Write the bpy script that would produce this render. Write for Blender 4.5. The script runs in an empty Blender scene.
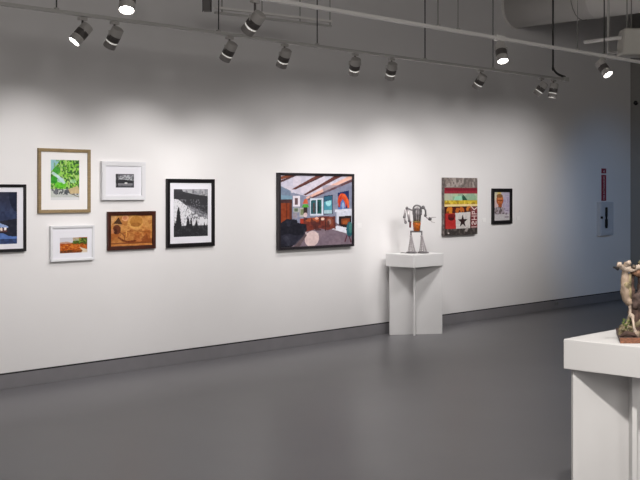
import bpy, bmesh, math, random
import numpy as np
from mathutils import Vector, Matrix, noise as mnoise
random.seed(7); rng = np.random.default_rng(7)
S = bpy.context.scene
COL = S.collection
PI = math.pi

# ------------------------------------------------------------------ survey of the room
EYE = 1.6
F = 1090.0                                   # focal length in pixels of a 640 wide frame
HOR = 192.0
A = math.atan2(1038.0, F)                    # angle between the view and the long wall
CA, SA = math.cos(A), math.sin(A)
D = 7.96                                     # distance of the long wall
FWD = Vector((CA, SA, 0)); RGT = Vector((SA, -CA, 0)); CAM = Vector((0, 0, EYE))
CEIL = 4.75
XEND = 15.16                                 # the end wall
def ray(px, py): return FWD + RGT*((px-320)/F) + Vector((0, 0, (HOR-py)/F))
def on_wall(px, py, off=0.0):                # point on a plane parallel to the long wall
    r = ray(px, py); return CAM + r*((D-off)/r.y)
def on_end(px, py, off=0.0):
    r = ray(px, py); return CAM + r*((XEND-off)/r.x)
def on_level(px, py, z):
    r = ray(px, py); return CAM + r*((z-EYE)/r.z)
def at_depth(px, py, d): return CAM + ray(px, py)*d
def depth_of(p): return (p-CAM).dot(FWD)

# ------------------------------------------------------------------ materials
def lin(c):
    return tuple((v/12.92 if v <= .04045 else ((v+.055)/1.055)**2.4) for v in c)
def rgb(r, g, b): return lin((r/255, g/255, b/255))
def mat(name, col, rough=.5, metal=0.0, var=0.0, scale=20.0, bump=0.0, emit=None, estr=0.0, spec=.5, alpha=1.0, trans=0.0, stretch=None):
    m = bpy.data.materials.new(name); m.use_nodes = True
    nt = m.node_tree; b = nt.nodes['Principled BSDF']
    b.inputs['Base Color'].default_value = (*col, 1); b.inputs['Roughness'].default_value = rough
    b.inputs['Metallic'].default_value = metal; b.inputs['Specular IOR Level'].default_value = spec
    b.inputs['Transmission Weight'].default_value = trans
    if emit: b.inputs['Emission Color'].default_value = (*emit, 1); b.inputs['Emission Strength'].default_value = estr
    if var or bump:
        tc = nt.nodes.new('ShaderNodeTexCoord'); n = nt.nodes.new('ShaderNodeTexNoise')
        n.inputs['Scale'].default_value = scale; n.inputs['Detail'].default_value = 6
        if stretch:
            mp = nt.nodes.new('ShaderNodeMapping'); mp.inputs['Scale'].default_value = stretch
            nt.links.new(tc.outputs['Object'], mp.inputs['Vector']); nt.links.new(mp.outputs[0], n.inputs['Vector'])
        else: nt.links.new(tc.outputs['Object'], n.inputs['Vector'])
        if var:
            r = nt.nodes.new('ShaderNodeValToRGB')
            r.color_ramp.elements[0].position = .3; r.color_ramp.elements[1].position = .7
            r.color_ramp.elements[0].color = (*[max(0, c*(1-var)) for c in col], 1)
            r.color_ramp.elements[1].color = (*[min(1, c*(1+var)) for c in col], 1)
            nt.links.new(n.outputs['Fac'], r.inputs['Fac']); nt.links.new(r.outputs['Color'], b.inputs['Base Color'])
        if bump:
            bp = nt.nodes.new('ShaderNodeBump'); bp.inputs['Strength'].default_value = bump; bp.inputs['Distance'].default_value = .01
            nt.links.new(n.outputs['Fac'], bp.inputs['Height']); nt.links.new(bp.outputs[0], b.inputs['Normal'])
    return m
def paint_mat(name):                         # colours laid down by the painter below
    m = bpy.data.materials.new(name); m.use_nodes = True
    nt = m.node_tree; b = nt.nodes['Principled BSDF']
    a = nt.nodes.new('ShaderNodeAttribute'); a.attribute_name = 'paint'
    nt.links.new(a.outputs['Color'], b.inputs['Base Color'])
    b.inputs['Roughness'].default_value = .55; b.inputs['Specular IOR Level'].default_value = .3
    return m
M = {}
M['wall'] = mat('white_wall_paint', (.80, .785, .78), .7, var=.015, scale=1.5, bump=.02, spec=.25)
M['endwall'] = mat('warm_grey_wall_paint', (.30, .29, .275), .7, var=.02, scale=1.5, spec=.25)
M['ceil'] = mat('ceiling_paint', (.16, .155, .15), .9, var=.05, scale=3, spec=.1)
M['floor'] = mat('polished_grey_floor', (.158, .154, .164), .34, var=.05, scale=1.2, bump=.012, spec=.5)
M['base'] = mat('grey_rubber_base', (.21, .203, .214), .45, var=.05, scale=6, spec=.4)
M['gap'] = mat('black_reveal', (.008, .008, .009), .8)
M['plinth'] = mat('white_plinth_paint', (.72, .712, .708), .55, var=.015, scale=4, bump=.02, spec=.35)
M['plinthedge'] = mat('bare_white_edge', (.84, .83, .82), .6)
M['black'] = mat('black_frame_lacquer', (.006, .005, .006), .35, var=.2, scale=30)
M['darkmetal'] = mat('dark_floater_frame', (.018, .014, .018), .4, var=.2, scale=30)
M['gold'] = mat('light_gold_wood', (.26, .185, .09), .45, var=.2, scale=14, stretch=(1, 1, 8))
M['white'] = mat('white_frame_lacquer', (.74, .74, .76), .4)
M['brown'] = mat('dark_stained_wood', (.05, .012, .006), .4, var=.4, scale=25)
M['mat'] = mat('mat_board', (.79, .785, .83), .8, spec=.1)
M['matwarm'] = mat('mat_board_warm', (.82, .80, .79), .8, spec=.1)
M['matbevel'] = mat('mat_bevel', (.82, .82, .82), .8)
M['paint'] = paint_mat('painted_surface')
M['card'] = mat('label_card', (.86, .85, .84), .8)
M['track'] = mat('white_track', (.86, .84, .81), .45)
M['rail'] = mat('grey_rail', (.50, .49, .47), .5)
M['rod'] = mat('dark_rod', (.03, .028, .027), .5)
M['rodlight'] = mat('galvanised_rod', (.30, .29, .27), .5, .4)
M['lampgrey'] = mat('lamp_grey_housing', (.46, .44, .42), .5)
M['lampdark'] = mat('lamp_dark_band', (.11, .10, .095), .5, var=.2, scale=60)
M['lampsnoot'] = mat('lamp_snoot', (.27, .255, .245), .5)
M['ring'] = mat('lit_lens_gap', (.8, .8, .78), .4, emit=(1, .95, .88), estr=.32)
M['lens'] = mat('lit_lens', (.9, .9, .9), .3, emit=(1, .97, .92), estr=22)
M['lensdim'] = mat('lens_glass', (.7, .7, .68), .2, emit=(1, .97, .92), estr=2.5)
M['duct'] = mat('painted_duct', (.74, .72, .69), .6, var=.04, scale=3, spec=.3)
M['boxpale'] = mat('cream_plastic', (.55, .53, .48), .5, var=.03, scale=8)
M['boxdark'] = mat('dark_box', (.15, .14, .135), .6)
M['cab'] = mat('grey_cabinet_enamel', (.56, .58, .62), .35, .0)
M['slot'] = mat('black_window', (.006, .006, .008), .2)
M['sign'] = mat('red_sign', (.28, .012, .035), .5)
M['signletter'] = mat('sign_letters', (.70, .62, .64), .6)
M['steel'] = mat('steel_wire', (.46, .42, .43), .35, .5, var=.15, scale=60)
M['iron'] = mat('blackened_iron', (.17, .16, .165), .4, .5, var=.5, scale=60)
M['brass'] = mat('brass_ring', (.45, .33, .12), .35, .8)
M['amber'] = mat('amber_glass', (.36, .085, .008), .12, var=.8, scale=30, spec=.7)
M['rust'] = mat('red_rust', (.16, .045, .05), .6, var=.4, scale=60)
M['bark'] = mat('dark_bark', (.075, .042, .032), .8, var=.6, scale=35, bump=.6)
M['redwood'] = mat('sawn_red_wood', (.21, .085, .045), .6, var=.7, scale=22, bump=.15, stretch=(3, 1, 12))
M['slabside'] = mat('dark_slab_bark', (.075, .045, .038), .75, var=.5, scale=40, bump=.5)
M['bone'] = mat('weathered_bone', (.23, .17, .125), .6, var=.95, scale=18, bump=.35)
M['bonepale'] = mat('pale_bone', (.47, .375, .30), .55, var=.55, scale=22, bump=.15)
M['lichen'] = mat('lichen_wood', (.20, .16, .09), .75, var=.7, scale=30, bump=.4)
M['moss'] = mat('dry_moss', (.13, .115, .06), .95, var=.6, scale=70, bump=.6)
M['leaf'] = mat('green_leaf', (.16, .22, .05), .6, var=.4, scale=40)
M['horn'] = mat('black_horn', (.012, .01, .012), .4)

# ------------------------------------------------------------------ builders
def link(name, bm, m, parent=None, smooth=False, bevel=0.0):
    me = bpy.data.meshes.new(name)
    if smooth:
        for f in bm.faces: f.smooth = True
    bmesh.ops.recalc_face_normals(bm, faces=bm.faces)
    bm.to_mesh(me); bm.free()
    for k in (m if isinstance(m, (list, tuple)) else [m]): me.materials.append(k)
    o = bpy.data.objects.new(name, me); COL.objects.link(o)
    if parent: o.parent = parent
    if bevel:
        md = o.modifiers.new('bevel', 'BEVEL'); md.width = bevel; md.segments = 2; md.limit_method = 'ANGLE'
    return o
def thing(name, label, cat, loc=(0, 0, 0), rotz=0.0, group=None):
    o = bpy.data.objects.new(name, None); COL.objects.link(o)
    o.location = loc; o.rotation_euler = (0, 0, rotz); o.empty_display_size = .05
    return tag(o, label, cat, group)
def tag(o, label, cat, group=None):
    o['label'] = label; o['category'] = cat
    if group: o['group'] = group
    return o
def struct(o): o['kind'] = 'structure'; return o
def add_box(bm, x0, x1, y0, y1, z0, z1, mi=0):
    v = [bm.verts.new((x, y, z)) for z in (z0, z1) for x, y in ((x0, y0), (x1, y0), (x1, y1), (x0, y1))]
    for q in ((3, 2, 1, 0), (4, 5, 6, 7), (0, 1, 5, 4), (1, 2, 6, 5), (2, 3, 7, 6), (3, 0, 4, 7)):
        bm.faces.new([v[i] for i in q]).material_index = mi
def box(name, x0, x1, y0, y1, z0, z1, m, parent=None, bevel=0.0):
    bm = bmesh.new(); add_box(bm, x0, x1, y0, y1, z0, z1); return link(name, bm, m, parent, bevel=bevel)
def basis(d):
    d = d.normalized(); up = Vector((0, 0, 1)) if abs(d.z) < .9 else Vector((1, 0, 0))
    a = d.cross(up).normalized(); return a, d.cross(a).normalized()
def add_tube(bm, pts, radii, n=10, jitter=0.0, jscale=30.0, cap=True, mi=0):
    pts = [Vector(p) for p in pts]
    if not isinstance(radii, (list, tuple)): radii = [radii]*len(pts)
    rings = []; a = None
    for i, p in enumerate(pts):
        t = (pts[min(i+1, len(pts)-1)]-pts[max(i-1, 0)]).normalized()
        if a is None: a, _ = basis(t)
        a = (a - t*a.dot(t)).normalized(); b = t.cross(a)
        ring = []
        for k in range(n):
            w = 2*PI*k/n; q = (a*math.cos(w)+b*math.sin(w))
            v = p+q*radii[i]
            if jitter: v += q*jitter*mnoise.noise(v*jscale)
            ring.append(bm.verts.new(v))
        rings.append(ring)
    for r0, r1 in zip(rings, rings[1:]):
        for k in range(n): bm.faces.new((r0[k], r0[(k+1) % n], r1[(k+1) % n], r1[k])).material_index = mi
    if cap:
        bm.faces.new(list(reversed(rings[0]))).material_index = mi; bm.faces.new(rings[-1]).material_index = mi
def spline(pts, radii, k=6):                 # Catmull-Rom refinement of a path
    pts = [Vector(p) for p in pts]; P = []; R = []
    for i in range(len(pts)-1):
        p0, p1, p2, p3 = pts[max(i-1, 0)], pts[i], pts[i+1], pts[min(i+2, len(pts)-1)]
        for j in range(k):
            t = j/k
            P.append(.5*((2*p1)+(p2-p0)*t+(2*p0-5*p1+4*p2-p3)*t*t+(3*p1-p0-3*p2+p3)*t**3))
            R.append(radii[i]*(1-t)+radii[i+1]*t)
    P.append(pts[-1]); R.append(radii[-1]); return P, R
def tube(name, pts, r, m, parent=None, n=10, jitter=0.0, k=0, smooth=True, jscale=30.0):
    if not isinstance(r, (list, tuple)): r = [r]*len(pts)
    if k: pts, r = spline(pts, r, k)
    bm = bmesh.new(); add_tube(bm, pts, r, n, jitter, jscale); return link(name, bm, m, parent, smooth)
def add_lathe(bm, prof, org, axis, n=24, cap=True):   # prof: (distance along the axis, radius)
    a, b = basis(axis); d = axis.normalized(); rings = []
    for h, r in prof:
        rings.append([bm.verts.new(org+d*h+(a*math.cos(2*PI*k/n)+b*math.sin(2*PI*k/n))*r) for k in range(n)])
    for r0, r1 in zip(rings, rings[1:]):
        for k in range(n): bm.faces.new((r0[k], r0[(k+1) % n], r1[(k+1) % n], r1[k]))
    if cap: bm.faces.new(list(reversed(rings[0]))); bm.faces.new(rings[-1])
def lathe(name, prof, org, axis, m, parent=None, n=24, smooth=False):
    bm = bmesh.new(); add_lathe(bm, prof, Vector(org), Vector(axis), n); return link(name, bm, m, parent, smooth)
def add_blob(bm, c, r, sub=2, jit=.3, js=30.0, sc=(1, 1, 1)):
    g = bmesh.ops.create_icosphere(bm, subdivisions=sub, radius=1.0)
    for v in g['verts']:
        d = v.co.copy(); k = 1+jit*mnoise.noise(Vector(c)*7+d*1.7)
        v.co = Vector(c)+Vector((d.x*sc[0], d.y*sc[1], d.z*sc[2]))*r*k
def blob(name, c, r, m, parent=None, sub=2, jit=.3, sc=(1, 1, 1)):
    bm = bmesh.new(); add_blob(bm, c, r, sub, jit, sc=sc); return link(name, bm, m, parent, True)

# ------------------------------------------------------------------ the painter: colours on a fine grid of faces
def vnoise(h, w, cells, seed):
    g = np.random.default_rng(seed).random((cells+2, cells+2))
    y = np.linspace(0, cells, h); x = np.linspace(0, cells, w)
    yi, xi = y.astype(int), x.astype(int); fy, fx = (y-yi)[:, None], (x-xi)[None, :]
    fy, fx = fy*fy*(3-2*fy), fx*fx*(3-2*fx)
    a = g[np.ix_(yi, xi)]; b = g[np.ix_(yi, xi+1)]; c = g[np.ix_(yi+1, xi)]; d = g[np.ix_(yi+1, xi+1)]
    return (a*(1-fx)+b*fx)*(1-fy)+(c*(1-fx)+d*fx)*fy
class Painter:
    def __init__(s, w, h, col, fr=(0, 0, 1, 1)):
        s.w, s.h = w, h; s.img = np.ones((h, w, 3))*np.array(col)/255.
        x0, y0, x1, y1 = fr                                   # the coordinates that drawing calls use
        s.X = x0+(np.arange(w)+.5)/w*(x1-x0); s.Y = y0+(np.arange(h)+.5)/h*(y1-y0)
        s.X, s.Y = np.meshgrid(s.X, s.Y)
    def put(s, mask, col, a=1.0):
        s.img[mask] = s.img[mask]*(1-a)+np.array(col)/255.*a
    def poly(s, pts, col, a=1.0):
        ins = np.zeros((s.h, s.w), bool); n = len(pts)
        for i in range(n):
            (xa, ya), (xb, yb) = pts[i], pts[(i+1) % n]
            if ya == yb: continue
            c = ((ya > s.Y) != (yb > s.Y)) & (s.X < (xb-xa)*(s.Y-ya)/(yb-ya)+xa)
            ins ^= c
        s.put(ins, col, a)
    def rect(s, x0, y0, x1, y1, col, a=1.0): s.put((s.X >= x0) & (s.X < x1) & (s.Y >= y0) & (s.Y < y1), col, a)
    def ell(s, cx, cy, rx, ry, col, a=1.0, rot=0.0):
        c, d = math.cos(rot), math.sin(rot); u = (s.X-cx)*c+(s.Y-cy)*d; v = -(s.X-cx)*d+(s.Y-cy)*c
        s.put((u/rx)**2+(v/ry)**2 < 1, col, a)
    def line(s, pts, w, col, a=1.0):
        for (xa, ya), (xb, yb) in zip(pts, pts[1:]):
            L = math.hypot(xb-xa, yb-ya) or 1; t = np.clip(((s.X-xa)*(xb-xa)+(s.Y-ya)*(yb-ya))/L/L, 0, 1)
            s.put(np.hypot(s.X-xa-t*(xb-xa), s.Y-ya-t*(yb-ya)) < w/2, col, a)
    def grad(s, y0, y1, c0, c1):
        t = np.clip((s.Y-y0)/(y1-y0), 0, 1)[..., None]; m = (s.Y >= y0) & (s.Y < y1)
        s.img[m] = (np.array(c0)/255.*(1-t)+np.array(c1)/255.*t)[m]
    def speck(s, cells, seed, lo, hi, col, a=1.0, box=None):
        n = vnoise(s.h, s.w, cells, seed); m = (n > lo) & (n < hi)
        if box is not None: m &= (s.X >= box[0]) & (s.Y >= box[1]) & (s.X < box[2]) & (s.Y < box[3])
        s.put(m, col, a)
    def grain(s, cells, amp, seed): s.img += ((vnoise(s.h, s.w, cells, seed)-.5)*amp)[..., None]
def painted(name, P, x0, x1, z0, z1, y, parent):     # lays the painter's grid on a plane that faces -y
    img = np.clip(P.img, .005, 1); L = np.where(img <= .04045, img/12.92, ((img+.055)/1.055)**2.4)
    h, w = P.h, P.w
    xs = np.linspace(x0, x1, w+1); zs = np.linspace(z1, z0, h+1)
    co = np.zeros(((h+1)*(w+1), 3)); XX, ZZ = np.meshgrid(xs, zs); co[:, 0] = XX.ravel(); co[:, 1] = y; co[:, 2] = ZZ.ravel()
    i = np.arange(h)[:, None]*(w+1)+np.arange(w)[None, :]
    f = np.stack([i+w+1, i+w+2, i+1, i], -1).reshape(-1, 4)
    me = bpy.data.meshes.new(name); me.from_pydata(co.tolist(), [], f.tolist())
    at = me.attributes.new('paint', 'FLOAT_COLOR', 'FACE')
    at.data.foreach_set('color', np.concatenate([L.reshape(-1, 3), np.ones((h*w, 1))], 1).astype('f4').ravel())
    me.materials.append(M['paint']); o = bpy.data.objects.new(name, me); COL.objects.link(o); o.parent = parent
    return o

# ------------------------------------------------------------------ the room
XL, YB = -4.0, -6.0
struct(box('floor', XL-.2, XEND+.2, YB-.2, D+.2, -.2, 0, M['floor']))
struct(box('ceiling', XL-.2, XEND+.2, YB-.2, D+.2, CEIL, CEIL+.2, M['ceil']))
struct(box('wall_back', XL-.2, XEND+.2, D, D+.2, 0, CEIL, M['wall']))
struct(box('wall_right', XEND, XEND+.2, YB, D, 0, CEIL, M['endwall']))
struct(box('wall_left', XL-.2, XL, YB, D, 0, CEIL, M['wall']))
struct(box('wall_front', XL, XEND, YB-.2, YB, 0, CEIL, M['wall']))
BH = .129
struct(box('baseboard_back', XL, XEND, D-.014, D, 0, BH-.012, M['base'], bevel=.002))
struct(box('trim_1', XL, XEND, D-.010, D, BH-.012, BH, M['gap']))
struct(box('baseboard_right', XEND-.014, XEND, YB, D-.014, 0, BH-.012, M['base'], bevel=.002))
struct(box('trim_2', XEND-.010, XEND, YB, D-.010, BH-.012, BH, M['gap']))

# ------------------------------------------------------------------ framed pictures on the long wall
def rail_ring(bm, x0, x1, z0, z1, w, yf, yb, lip=.0):      # four mitred rails
    o = [(x0, z0), (x1, z0), (x1, z1), (x0, z1)]; i = [(x0+w, z0+w), (x1-w, z0+w), (x1-w, z1-w), (x0+w, z1-w)]
    of = [bm.verts.new((x, yf, z)) for x, z in o]; inn = [bm.verts.new((x, yf+lip, z)) for x, z in i]
    ob = [bm.verts.new((x, yb, z)) for x, z in o]; ib = [bm.verts.new((x, yb, z)) for x, z in i]
    for k in range(4):
        j = (k+1) % 4
        bm.faces.new((of[k], of[j], inn[j], inn[k])); bm.faces.new((ob[j], ob[k], ib[k], ib[j]))
        bm.faces.new((of[j], of[k], ob[k], ob[j])); bm.faces.new((inn[k], inn[j], ib[j], ib[k]))
def span(rect, off):
    x0, y0, x1, y1 = rect; xm = (x0+x1)/2
    a = on_wall(x0, HOR, off).x; b = on_wall(x1, HOR, off).x
    return a, b, on_wall(xm, y1, off).z, on_wall(xm, y0, off).z
def picture(name, label, outer, fw, fmat, depth, image, painter, matmat=None, cat='picture', win=None, group=None):
    """outer, image: pixel boxes on the photo of the frame's front face and of the printed image."""
    x0, x1, z0, z1 = span(outer, depth); cx = (x0+x1)/2
    t = thing(name, label, cat, (cx, D, z0), 0, group)
    bm = bmesh.new(); rail_ring(bm, x0-cx, x1-cx, 0, z1-z0, fw, -depth, -.002, .003)
    link('frame', bm, fmat, t, bevel=.0015)
    yi = -depth+.012                                       # plane of the mat
    a, b, c, d = (x0-cx+fw*.9, x1-cx-fw*.9, fw*.9, z1-z0-fw*.9)
    if image is None: ia, ib, ic, idd = a, b, c, d
    else:
        ia, ib, ic, idd = span(image, depth-.012); ia -= cx; ib -= cx; ic -= z0; idd -= z0
        bm = bmesh.new()
        o = [(a, c), (b, c), (b, d), (a, d)]; i = [(ia, ic), (ib, ic), (ib, idd), (ia, idd)]
        vo = [bm.verts.new((x, yi, z)) for x, z in o]; vi = [bm.verts.new((x, yi, z)) for x, z in i]; vb = [bm.verts.new((x, yi+.003, z)) for x, z in i]
        for k in range(4):
            j = (k+1) % 4; bm.faces.new((vo[k], vo[j], vi[j], vi[k])); bm.faces.new((vi[k], vi[j], vb[j], vb[k]))
        link('mat', bm, matmat or M['mat'], t)
    box('backing', x0-cx+.004, x1-cx-.004, -.007, -.002, .004, z1-z0-.004, M['matbevel'], t)
    painted('print', painter, ia-.002, ib+.002, ic-.002, idd+.002, yi+.002, t)
    return t

# night scene, cut by the photo's edge
P = Painter(100, 90, (40, 62, 112), (-41, 192, 17.2, 244.5))
P.grad(192, 210, (38, 40, 58), (44, 54, 84)); P.grad(210, 228, (44, 54, 84), (44, 60, 98)); P.grad(228, 245, (26, 32, 54), (54, 78, 132))
P.speck(12, 3, .55, .8, (34, 38, 62), .4)
P.poly([(9, 190), (18, 190), (18, 212), (14, 211), (11, 206), (9, 200)], (16, 24, 48))
P.poly([(-41, 219), (-20, 214), (-6, 222), (2, 221), (18, 219), (18, 238), (-41, 238)], (30, 32, 48))
P.poly([(-30, 223), (0, 223.5), (8, 226.5), (8, 228), (-30, 227)], (140, 160, 205))
P.rect(-30, 228, 7, 232, (96, 60, 60)); P.ell(1, 229.5, 1.3, 1.8, (235, 220, 205)); P.ell(4.9, 229, 1.3, 1.7, (245, 240, 235)); P.ell(-4, 229.5, 1.3, 1.8, (235, 210, 180))
P.poly([(-41, 234), (3, 233.5), (9, 236.5), (18, 237), (18, 239.5), (-41, 239)], (86, 116, 178)); P.grain(20, .08, 4)
picture('framed_photograph', 'black framed night scene in deep blue, cut off by the left edge', (-52, 184.2, 26.5, 253), .024, M['black'], .03, (-41, 192, 17.1, 244.7), P)

# green garden
P = Painter(80, 110, (96, 150, 40), (0, 0, 349, 480))
for k, (c, lo, col) in enumerate([(10, .5, (60, 120, 30)), (16, .55, (132, 190, 60)), (22, .6, (40, 96, 34)), (18, .62, (150, 205, 90)), (26, .66, (36, 78, 40)), (20, .7, (170, 200, 120))]): P.speck(c, 20+k, lo, 1, col, .85)
P.poly([(0, 0), (120, 0), (60, 80), (0, 150)], (150, 190, 215), .85); P.speck(9, 31, .5, 1, (110, 165, 90), .7, (40, 0, 140, 90))
P.ell(75, 130, 45, 45, (40, 140, 40), .7); P.ell(40, 240, 50, 45, (30, 140, 20), .8); P.ell(120, 300, 70, 40, (80, 190, 20), .7)
P.line([(30, 160), (90, 200), (160, 270)], 34, (196, 220, 226), .85); P.ell(120, 240, 42, 30, (178, 205, 214), .75); P.ell(270, 255, 40, 22, (170, 220, 180), .6)
P.rect(0, 350, 349, 480, (196, 196, 198), .92); P.speck(16, 41, .55, 1, (90, 90, 100), .85, (0, 340, 349, 420)); P.speck(26, 42, .55, 1, (60, 66, 70), .8, (80, 350, 260, 410))
P.poly([(210, 350), (330, 310), (349, 360), (349, 400), (240, 400)], (200, 176, 130), .9); P.line([(230, 400), (300, 425), (349, 445)], 8, (120, 104, 80)); P.rect(0, 445, 349, 480, (214, 214, 216), .9)
picture('framed_watercolour', 'gold wood frame with a leafy green garden picture inside', (38.6, 148.8, 90.9, 212.9), .028, M['gold'], .024, (50.8, 160, 79.3, 200), P, M['matwarm'])

# autumn field
P = Painter(90, 50, (172, 92, 30), (160, 185, 450, 352))
P.rect(160, 185, 300, 245, (206, 204, 210)); P.poly([(160, 235), (240, 228), (300, 245), (160, 260)], (190, 150, 130))
P.poly([(290, 250), (300, 225), (350, 200), (370, 215), (395, 190), (430, 200), (450, 195), (450, 275), (300, 262)], (72, 92, 28)); P.speck(22, 5, .6, 1, (30, 50, 18), .8, (300, 195, 450, 270)); P.speck(18, 9, .66, 1, (130, 150, 60), .8, (290, 195, 450, 250))
P.poly([(160, 250), (300, 255), (450, 270), (450, 300), (360, 290), (300, 320), (160, 330)], (186, 92, 22)); P.speck(14, 6, .5, 1, (150, 60, 14), .8, (160, 250, 450, 330)); P.speck(18, 8, .62, 1, (214, 130, 50), .8, (160, 262, 450, 340))
P.poly([(160, 325), (280, 318), (330, 335), (400, 320), (400, 352), (160, 352)], (92, 52, 20)); P.speck(20, 7, .55, 1, (140, 70, 20), .8, (160, 325, 400, 352)); P.poly([(365, 290), (450, 318), (450, 352), (380, 352), (400, 330)], (222, 214, 196), .9)
P.rect(290, 185, 360, 222, (214, 212, 206), .6)
picture('framed_landscape', 'small white frame with an orange autumn field under a wide white mat', (51, 225.6, 94.7, 260.8), .021, M['white'], .030, (59.9, 237.5, 87.3, 252.8), P)

# small black and white photograph
P = Painter(60, 46, (120, 120, 124), (172, 175, 342, 300))
P.rect(172, 175, 342, 200, (88, 88, 92)); P.poly([(215, 195), (260, 185), (342, 190), (342, 235), (200, 225)], (176, 178, 182)); P.speck(12, 3, .55, 1, (100, 100, 106), .7)
P.poly([(172, 235), (240, 225), (342, 240), (342, 262), (172, 258)], (44, 44, 48)); P.rect(172, 260, 342, 275, (128, 128, 132)); P.ell(268, 258, 14, 7, (216, 216, 214)); P.rect(172, 280, 342, 300, (70, 70, 76)); P.line([(185, 180), (190, 300)], 14, (38, 38, 42)); P.line([(330, 200), (335, 300)], 10, (60, 60, 64))
picture('framed_photograph', 'small white frame with a tiny black and white photo in a wide mat', (102.3, 161.6, 145.8, 200), .040, M['white'], .032, (115.7, 174, 134.1, 187.6), P)

# tan painting in the brown wood frame
P = Painter(110, 86, (186, 122, 60), (42, 65, 540, 455))
P.grad(65, 260, (196, 140, 78), (188, 122, 58)); P.grad(260, 455, (176, 102, 44), (166, 96, 44))
P.speck(8, 3, .55, 1, (204, 150, 84), .5); P.speck(14, 4, .62, 1, (150, 84, 34), .45); P.rect(330, 65, 540, 82, (130, 62, 26), .8)
P.poly([(42, 65), (130, 65), (90, 130), (60, 190), (42, 210)], (206, 160, 110), .8); P.poly([(80, 170), (140, 95), (182, 175), (170, 185)], (72, 44, 22)); P.ell(125, 190, 55, 14, (180, 130, 80)); P.ell(120, 245, 46, 58, (96, 46, 22)); P.ell(105, 265, 22, 34, (70, 32, 16)); P.ell(70, 265, 20, 30, (196, 130, 90), .7)
P.ell(220, 105, 40, 38, (214, 158, 112)); P.ell(212, 105, 24, 24, (190, 120, 84)); P.ell(338, 160, 92, 84, (206, 152, 80)); P.ell(345, 150, 76, 66, (178, 120, 52)); P.ell(340, 190, 60, 26, (150, 92, 34), .7)
P.line([(190, 290), (280, 262), (380, 270), (530, 290)], 10, (140, 78, 30), .8); P.line([(140, 340), (190, 380), (250, 400), (330, 390)], 22, (110, 48, 18), .85); P.line([(160, 280), (205, 320), (210, 370)], 12, (110, 62, 26), .8); P.line([(230, 270), (230, 330)], 10, (220, 170, 90), .7)
P.poly([(400, 370), (470, 300), (490, 370), (540, 360), (540, 405), (400, 405)], (132, 66, 24), .8); P.rect(42, 405, 540, 425, (120, 62, 26), .8); P.rect(42, 425, 540, 440, (196, 130, 66), .8); P.ell(385, 385, 30, 14, (190, 116, 66), .8); P.grain(30, .08, 6)
picture('framed_painting', 'dark brown wood frame with a tan and amber painting, below the tiny photo', (108.2, 211.4, 156, 249.6), .034, M['brown'], .026, None, P)

# black and white mountain photograph
P = Painter(90, 124, (62, 62, 66), (83, 103, 287, 387))
P.poly([(130, 103), (287, 103), (287, 145), (230, 138), (180, 128), (140, 118)], (176, 176, 180)); P.speck(14, 3, .5, 1, (130, 130, 136), .7, (140, 103, 287, 138))
P.poly([(83, 110), (140, 122), (287, 150), (287, 260), (200, 215), (150, 180), (83, 160)], (52, 52, 56)); P.speck(34, 5, .72, 1, (66, 66, 70), .5, (83, 110, 287, 250))
P.poly([(83, 162), (110, 165), (155, 200), (200, 225), (287, 265), (287, 320), (83, 320)], (216, 216, 220)); P.poly([(160, 196), (287, 252), (287, 282), (230, 262), (185, 232)], (132, 132, 138), .8); P.speck(40, 6, .6, 1, (84, 84, 90), .8, (150, 200, 287, 285)); P.speck(40, 7, .7, 1, (150, 150, 156), .6, (83, 165, 240, 320))
for x, y, w in ((112, 205, 22), (168, 262, 20), (186, 258, 12), (217, 282, 20), (265, 300, 16), (245, 312, 14), (92, 285, 14), (280, 306, 12), (140, 320, 14)):
    P.poly([(x, y), (x+w*.5, y+42), (x+w*.4, y+42), (x+w, 345), (x+w, 390), (x-w, 390), (x-w, 345), (x-w*.4, y+42), (x-w*.5, y+42)], (38, 38, 42))
P.rect(83, 340, 287, 387, (40, 40, 44)); P.speck(36, 8, .7, 1, (70, 70, 74), .6, (83, 320, 287, 387)); P.line([(83, 103), (287, 103), (287, 387), (83, 387), (83, 103)], 5, (30, 30, 32))
picture('framed_photograph', 'tall black framed photo of dark firs before a snowy slope', (167.4, 179, 215, 246.9), .036, M['black'], .028, (173.8, 189.2, 207.9, 236.5), P)

# big interior painting
P = Painter(170, 160, (132, 136, 158), (28, 52, 390, 408))
P.poly([(28, 52), (390, 52), (160, 158), (75, 135), (28, 108)], (196, 192, 208)); P.speck(9, 2, .55, 1, (216, 206, 216), .6, (28, 52, 390, 140))
P.poly([(28, 105), (80, 130), (75, 175), (28, 172)], (116, 130, 152)); P.poly([(28, 150), (85, 155), (85, 180), (28, 176)], (120, 150, 170))
P.poly([(28, 78), (100, 52), (62, 52), (28, 62)], (132, 74, 52)); P.poly([(28, 92), (100, 58), (110, 52), (95, 52), (28, 80)], (84, 50, 48)); P.poly([(84, 122), (98, 124), (242, 52), (205, 52)], (104, 58, 52)); P.poly([(92, 124), (100, 124), (242, 56), (236, 52)], (70, 40, 42))
P.poly([(138, 150), (152, 152), (340, 52), (300, 52)], (96, 52, 48)); P.poly([(150, 164), (160, 170), (392, 66), (392, 54), (376, 52)], (226, 178, 160)); P.poly([(156, 172), (170, 174), (392, 82), (392, 68)], (92, 58, 62))
P.poly([(170, 178), (392, 84), (392, 250), (170, 250)], (134, 138, 158)); P.speck(8, 11, .55, 1, (118, 122, 146), .5, (170, 100, 392, 250))
P.rect(28, 172, 85, 196, (66, 44, 46)); P.rect(30, 190, 84, 290, (134, 58, 30)); P.rect(58, 190, 62, 290, (92, 38, 24)); P.rect(72, 175, 86, 290, (80, 46, 40), .7)
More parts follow.
